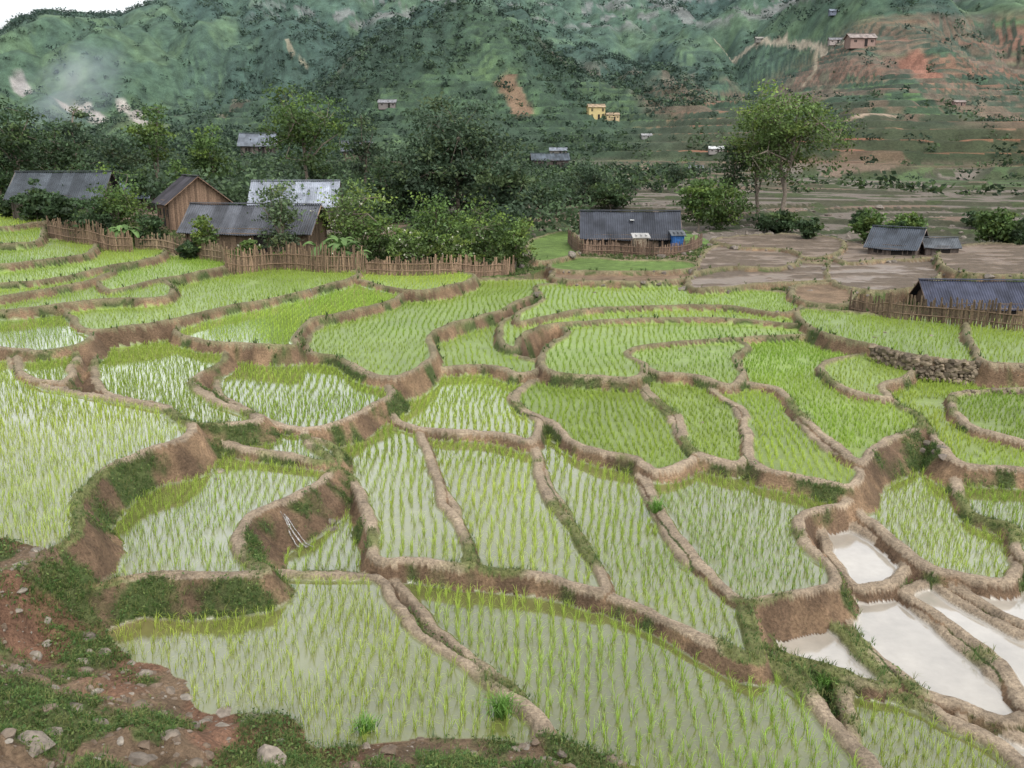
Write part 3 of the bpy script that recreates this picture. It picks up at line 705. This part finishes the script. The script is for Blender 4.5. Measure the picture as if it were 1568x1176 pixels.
# ------------------------------------------------------------------ houses
def empty(name,loc,yaw=0,s=1):
    e=bpy.data.objects.new(name,None);e.location=loc;e.rotation_euler=(0,0,yaw);e.scale=(s,s,s);sc.collection.objects.link(e);return e
def house(name,u,v,Lpx,Dm,wall,rise,yaw,roofc=(.055,.06,.07),wallc=(.14,.10,.07),ov=.5,corr=.16,win=True,plank=True,sky=False,doorc=(.02,.017,.015),Lm=None,p=None):
    """metric house; Lm length in metres, scaled so that its frontage spans Lpx image pixels"""
    if p is None: p=hit(u,v)
    Sx=(Lpx/F*p[1])/((Lm+2*ov)*abs(math.cos(yaw))+Dm*abs(math.sin(yaw)))
    e=empty(name,(p[0],p[1]+Dm*.5*Sx,p[2]-.12),yaw,Sx)
    W=Acc();wc=np.array(wallc)
    def pl(x0,x1,y,horiz,h0,h1f):
        s=x0;
        while s<x1-1e-3:
            w_=min(.2 if plank else 99,x1-s);h1=h1f(s+w_/2)
            cc=wc*(.65+.7*rng.random()) if plank else wc
            off=rng.normal()*.012 if plank else 0
            if horiz: c_=(s+w_/2,y+off,(h0+h1)/2);sx,sy=w_-.012,.05
            else: c_=(y+off,s+w_/2,(h0+h1)/2);sx,sy=.05,w_-.012
            W.add(boxv(c_,sx,sy,h1-h0),BQ,None,cc);s+=w_
    f=lambda s:wall
    pl(-Lm/2,Lm/2,-Dm/2,True,-.5,f);pl(-Lm/2,Lm/2,Dm/2,True,-.5,f)
    g=lambda s:wall+rise*(1-abs(s)/(Dm/2))-.03
    if plank:
        pl(-Dm/2+.03,Dm/2-.03,-Lm/2,False,-.5,g);pl(-Dm/2+.03,Dm/2-.03,Lm/2,False,-.5,g)
    else:
        for sx in(-1,1):
            X_=sx*(Lm/2-.03)
            W.add([[X_,-Dm/2,-.5],[X_,Dm/2,-.5],[X_,Dm/2,wall],[X_,-Dm/2,wall],[X_,0,wall+rise-.03]],[[0,1,2,3]],[[3,2,4]],wc)
    for sx in(-1,1):
        for sy in (-1,1): W.add(boxv((sx*(Lm/2+.02),sy*(Dm/2+.02),wall/2-.2),.14,.14,wall+.4),BQ,None,wc*.6)
    W.build('walls',[M_wood if plank else M_plain],parent=e)
    D=Acc();dc=np.array(doorc)
    D.add(boxv((Lm*.12,-Dm/2-.05,min(wall*.45,.95)),.9,.06,min(wall*.88,1.9)),BQ,None,dc)
    for s in(-1,1): D.add(boxv((Lm*.12+s*.49,-Dm/2-.06,min(wall*.45,.95)),.08,.1,min(wall*.9,1.95)),BQ,None,wc*1.3)
    D.build('door',[M_wood],parent=e)
    if win:
        D=Acc()
        for s in(-.3,.36):
            for q_z in ([.58] if wall<4 else [.3,.75]):
                D.add(boxv((Lm*s,-Dm/2-.05,wall*q_z),.7,.05,.6 if wall<4 else 1.1),BQ,None,dc)
                D.add(boxv((Lm*s,-Dm/2-.06,wall*q_z),.05,.07,.6 if wall<4 else 1.1),BQ,None,wc*1.4)
        D.build('windows',[M_wood],parent=e)
    Rf=Acc();Lr=Lm+2*ov;n=int(Lr/corr*4);xs=np.linspace(-Lr/2,Lr/2,n+1)
    hs=Dm/2;ovy=.45;sl=rise/hs
    rc_=np.array(roofc)
    for s in(-1,1):
        rows=5;V=[];C=[]
        for r_ in range(rows+1):
            yv=(hs+ovy)*r_/rows
            zz_=wall+rise+.06-sl*yv
            sag=-.08*np.sin(math.pi*(xs+Lr/2)/Lr)+.02*np.sin(xs*2.3+r_)
            zc=.03*np.sin(xs/corr*2*math.pi)
            V.append(np.c_[xs,np.full(n+1,s*yv),zz_+zc+sag])
            pan=(vn(np.floor((xs+9)/.9)*3.1+u,np.full(n+1,r_//2*2.3+s),6))
            C.append(rc_[None]*(.6+.8*pan[:,None]))
        V=np.concatenate(V);C=np.concatenate(C)
        i0=(np.arange(rows)[:,None]*(n+1)+np.arange(n)[None]).ravel()
        Q=np.stack([i0,i0+1,i0+n+2,i0+n+1],1)
        Rf.add(V,Q,None,C)
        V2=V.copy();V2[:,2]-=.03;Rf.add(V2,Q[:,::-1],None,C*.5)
    Rf.add(boxv((0,0,wall+rise+.09),Lr,.28,.06),BQ,None,rc_*.8)
    for s in(-1,1):
        tube(Rf,(-Lr/2,s*(hs+ovy-.1),wall-sl*(ovy-.1)-.03),(Lr/2,s*(hs+ovy-.1),wall-sl*(ovy-.1)-.03),.04,.04,wc,0,5)
        for sx in (-1,1):
            tube(Rf,(sx*(Lr/2-.03),0,wall+rise),(sx*(Lr/2-.03),s*(hs+ovy),wall-sl*ovy),.04,.04,wc*1.5,0,5)
    if sky: Rf.add(boxv((sky,-(hs*.45),wall+rise-sl*hs*.45+.13),.3,.55,.03),BQ,None,(.6,.6,.58))
    Rf.build('roof',[M_roof],parent=e)
    return e
DK=(.045,.05,.062)
def R_(d): return math.radians(d)
house('village_house',968,385,160,4.0,1.3,1.5,R_(-3),DK,(.13,.095,.07),sky=.1,Lm=6.4)
house('village_house',385,388,225,3.4,1.7,1.4,R_(-9),(.075,.08,.092),(.15,.105,.07),Lm=8.2)
house('village_house',283,352,125,5.0,2.6,2.0,R_(-58),(.045,.042,.048),(.16,.105,.07),Lm=4.6)
house('village_house',447,345,142,4.4,1.8,1.6,R_(5),(.24,.26,.30),(.11,.095,.08),Lm=6)
house('village_house',85,333,150,4.4,1.8,1.7,R_(4),(.06,.07,.08),(.09,.075,.06),Lm=6.5)
house('village_house',190,325,80,4.0,1.8,1.3,R_(8),(.15,.18,.22),(.11,.085,.07),Lm=4)
house('village_house',393,243,62,4,2.0,1.4,R_(6),(.16,.18,.21),(.11,.095,.08),Lm=4.4)
house('village_house',545,247,50,4,2.0,1.4,R_(6),(.12,.13,.15),(.10,.08,.06),Lm=4.4)
house('village_house',1385,392,100,3.2,1.0,1.3,R_(-38),(.05,.06,.075),(.12,.095,.08),ov=.4,Lm=3.6)
house('village_house',1445,388,60,2.6,.9,.7,R_(-10),(.10,.11,.12),(.13,.105,.09),ov=.3,win=False,Lm=3)
house('village_house',1530,484,225,3.2,.9,1.2,R_(-4),(.045,.05,.075),(.12,.085,.06),win=False,Lm=8)
def shed(name,u,v,w_,d_,h_,roofc,wallc):
    p=hit(u,v);e=empty(name,(p[0],p[1],p[2]-.05))
    W=Acc()
    for i in range(int(w_/.14)):
        for s in(-1,1): W.add(boxv((-w_/2+.07+i*.14,s*d_/2,h_/2),.125,.04,h_*(.97+.03*rng.random())),BQ,None,np.array(wallc)*(.7+.6*rng.random()))
    for i in range(int(d_/.14)):
        for s in(-1,1): W.add(boxv((s*w_/2,-d_/2+.07+i*.14,h_/2),.04,.125,h_*.97),BQ,None,np.array(wallc)*(.7+.6*rng.random()))
    W.build('walls',[M_wood],parent=e)
    Rr=Acc()
    v=boxv((0,0,h_+.08),w_+.3,d_+.3,.06);v[:,2]+=v[:,1]*.18;Rr.add(v,BQ,None,roofc)
    for s in(-.35,0,.35): Rr.add(boxv((w_*s,0,h_+.13),.08,d_+.3,.05),BQ,None,np.array(roofc)*.7)
    Rr.build('roof',[M_roof],parent=e)
shed('outhouse',980,391,1.1,1.0,1.5,(.36,.35,.33),(.26,.21,.15))
shed('lean_to_shed',1036,386,.9,1.2,1.5,(.10,.11,.12),(.03,.11,.30))
house('yellow_house',913,184,28,4.5,4.6,1.0,.1,(.32,.24,.16),(.48,.38,.18),ov=.3,corr=.6,plank=False,Lm=6)
house('yellow_house',938,185,22,4.5,3.0,.8,.1,(.32,.24,.16),(.44,.34,.20),ov=.3,corr=.6,plank=False,Lm=6)
HH=[(1320,76,42,(.26,.18,.15),(.26,.22,.2)),(1281,68,22,(.36,.31,.29),(.18,.18,.19)),(1097,238,24,(.22,.2,.19),(.46,.47,.46)),(1065,264,26,(.17,.15,.13),(.17,.18,.19)),(855,240,28,(.15,.14,.12),(.17,.19,.22)),
    (593,172,28,(.18,.16,.15),(.19,.19,.2)),(990,215,18,(.2,.2,.19),(.26,.26,.26)),(1165,64,16,(.2,.19,.17),(.26,.25,.22)),(1280,22,18,(.18,.2,.26),(.2,.23,.28)),(1470,162,18,(.2,.14,.12),(.24,.2,.18)),(842,262,60,(.1,.08,.07),(.07,.085,.10))]
for (u,v,L,wc_,rc_),p in zip(HH,hits([h_[:2] for h_ in HH])):
    house('hillside_house',u,v,L,4,2.4,1.1,.1*rng.normal(),rc_,wc_,ov=.4,corr=.6,plank=False,Lm=7,p=p)
# ------------------------------------------------------------------ fences
def fence(name,pts,h,c=(.16,.108,.07),sp_=.095):
    P=np.array([p[:2] for p in hits(pts)]);P=smooth_poly(P,4,False);a=Acc()
    L=np.r_[0,np.cumsum(np.linalg.norm(np.diff(P,axis=0),axis=1))]
    n=int(L[-1]/sp_);s=(np.arange(n)+.5)*sp_
    x=np.interp(s,L,P[:,0]);y=np.interp(s,L,P[:,1]);zz=terrain(x,y)
    zz=np.convolve(np.pad(zz,12,mode='edge'),np.ones(25)/25,'valid')
    for i in range(n):
        hh=h*(.7+.5*rng.random()*(.5+vn(s[i]/1.5,0,3)));dx=x[min(i+1,n-1)]-x[max(i-1,0)];dy=y[min(i+1,n-1)]-y[max(i-1,0)]
        cc=np.array(c)*(.5+.8*rng.random())*(.7+.6*vn(s[i]/2,3.,8))
        a.add(boxv((x[i],y[i]+rng.normal()*.02,zz[i]+hh/2-.15),.06+.035*rng.random(),.03,hh+.3,math.atan2(dy,dx),rng.normal()*.06),BQ,None,cc)
    for f_ in(.3,.72):
        for i in range(0,n-8,8): tube(a,(x[i],y[i]-.04,zz[i]+h*f_),(x[i+8],y[i+8]-.04,zz[i+8]+h*f_),.03,.03,np.array(c)*1.2,0,4)
    for i in range(0,n,26): tube(a,(x[i],y[i],zz[i]-.2),(x[i],y[i],zz[i]+h*1.25),.06,.045,np.array(c)*.8,0,6)
    a.build(name,[M_wood])
fence('wooden_fence',[(75,364),(140,376),(205,386)],1.35)
fence('wooden_fence',[(208,382),(270,392),(330,400),(345,404)],1.0,c=(.20,.145,.095))
fence('wooden_fence',[(345,408),(430,413),(500,418),(560,420)],1.45)
fence('wooden_fence',[(560,420),(640,423),(740,424),(790,422)],1.05,c=(.18,.12,.08))
fence('wooden_fence',[(870,372),(885,384),(930,390),(1000,394),(1050,390),(1075,378)],1.0,c=(.15,.10,.07))
fence('wooden_fence',[(1300,475),(1360,487),(1440,495),(1520,503),(1620,512)],1.05,c=(.13,.09,.06))
print('houses',time.time()-T0)
# ------------------------------------------------------------------ little waterfalls
M_w,nt,bs=nmat('falling_water')
no=noise(nt,26,4,.7,nt.nodes.new('ShaderNodeTexCoord').outputs['Object'])
cr=nt.nodes.new('ShaderNodeValToRGB');cr.color_ramp.elements[0].position=.40;cr.color_ramp.elements[1].position=.68;cr.color_ramp.elements[0].color=(.15,.12,.09,1);cr.color_ramp.elements[1].color=(.46,.47,.47,1)
nt.links.new(no.outputs[0],cr.inputs[0]);nt.links.new(cr.outputs[0],bs.inputs['Base Color']);bs.inputs['Roughness'].default_value=.3
def fall(name,u,v,u2,v2,w_,strands=3):
    p=hit(u,v);q_=hit(u2,v2);a=Acc();n=22
    t_=np.linspace(0,1,n)
    for st_ in range(strands):
        m=4;rows=[];off=(st_-(strands-1)/2)*w_/strands*1.5;ww=w_/strands*(.5+.5*rng.random())
        for s in range(m):
            o=off*(.5+.9*t_)+(s-(m-1)/2)/m*ww*(.6+.6*t_)+.03*np.sin(t_*7+st_*2)
            xx_=p[0]+(q_[0]-p[0])*t_+o;yy_=p[1]+(q_[1]-p[1])*t_
            rows.append(np.c_[xx_,yy_,terrain(xx_,yy_)+.05+.03*rng.random(n)])
        V=np.concatenate(rows);Q=[[s*n+i,s*n+i+1,(s+1)*n+i+1,(s+1)*n+i] for s in range(m-1) for i in range(n-1)]
        a.add(V,Q)
    a.build(name,[M_w],True)
fall('waterfall',434,792,470,842,.28);fall('waterfall',476,446,480,456,.16);fall('waterfall',600,461,605,472,.18)
# ------------------------------------------------------------------ drifting smoke over the left village
p=hit(110,150)
bm=bmesh.new();bmesh.ops.create_icosphere(bm,subdivisions=3,radius=1)
me=bpy.data.meshes.new('smoke');bm.to_mesh(me);bm.free()
so_=bpy.data.objects.new('smoke',me);sc.collection.objects.link(so_)
so_.location=(p[0]*.75+1,p[1]*.75,CZ+(p[2]-CZ)*.75+4);sS=p[1]*.75/300
so_.scale=(24*sS,14*sS,14*sS);so_.rotation_euler=(0,-.5,0)
M_s=bpy.data.materials.new('smoke');M_s.use_nodes=True;nt=M_s.node_tree
for n_ in list(nt.nodes):
    if n_.type!='OUTPUT_MATERIAL': nt.nodes.remove(n_)
vs=nt.nodes.new('ShaderNodeVolumeScatter');vs.inputs['Color'].default_value=(.68,.84,1,1)
tc=nt.nodes.new('ShaderNodeTexCoord')
ln_=nt.nodes.new('ShaderNodeVectorMath');ln_.operation='LENGTH';nt.links.new(tc.outputs['Object'],ln_.inputs[0])
fo=mrange(nt,ln_.outputs['Value'],.15,.98,1,0,True)
no=noise(nt,1.8,5,.6,tc.outputs['Object'])
dn=math_(nt,'MULTIPLY',math_(nt,'MULTIPLY',fo,mrange(nt,no.outputs[0],.40,.62,0.0,1)),.065/sS)
nt.links.new(dn,vs.inputs['Density']);nt.links.new(vs.outputs[0],nt.nodes['Material Output'].inputs['Volume'])
me.materials.append(M_s)
# ------------------------------------------------------------------ light, sky, camera
w=bpy.data.worlds.new('World');sc.world=w;w.use_nodes=True
nt=w.node_tree;bg=nt.nodes['Background']
sky=nt.nodes.new('ShaderNodeTexSky');sky.sky_type='NISHITA';sky.sun_disc=False
EL,ROT=math.radians(58),math.radians(150)
sky.sun_elevation=EL;sky.sun_rotation=ROT;sky.air_density=1.2;sky.dust_density=4
bw=nt.nodes.new('ShaderNodeHueSaturation');bw.inputs['Saturation'].default_value=.2;bw.inputs['Value'].default_value=1.05
nt.links.new(sky.outputs[0],bw.inputs['Color'])
# overcast; bright band added above the ridges for pale water reflections, uneven higher up
tc=nt.nodes.new('ShaderNodeTexCoord');sx=nt.nodes.new('ShaderNodeSeparateXYZ');nt.links.new(tc.outputs['Generated'],sx.inputs[0])
up=mrange(nt,sx.outputs[2],.02,.20,0,1,True);dn=mrange(nt,sx.outputs[2],.36,.85,1,.15,True)
cn=noise(nt,2.2,5,.55,tc.outputs['Generated'])
bright_band=math_(nt,'MULTIPLY',math_(nt,'MULTIPLY',up,dn),mrange(nt,cn.outputs[0],.35,.65,1.0,2.9))
nt.links.new(mulcol(nt,bw.outputs[0],math_(nt,'ADD',bright_band,.9)),bg.inputs[0]);bg.inputs[1].default_value=.14
sd=bpy.data.lights.new('sun','SUN');sd.energy=1.0;sd.angle=math.radians(14);sd.color=(1,.97,.92)
so=bpy.data.objects.new('sun',sd);sc.collection.objects.link(so)
dirv=np.array([math.sin(ROT)*math.cos(EL),math.cos(ROT)*math.cos(EL),math.sin(EL)])
from mathutils import Vector
so.rotation_euler=Vector(dirv).to_track_quat('Z','Y').to_euler()
cd=bpy.data.cameras.new('camera');cd.sensor_width=36;cd.lens=36*F/1568;cd.clip_end=5000;cd.clip_start=.1
co=bpy.data.objects.new('camera',cd);co.location=(0,0,CZ);co.rotation_euler=(math.pi/2-PITCH,0,0)
sc.collection.objects.link(co);sc.camera=co
sc.view_settings.view_transform='Standard';sc.view_settings.look='None';sc.view_settings.exposure=0
print('done',time.time()-T0)
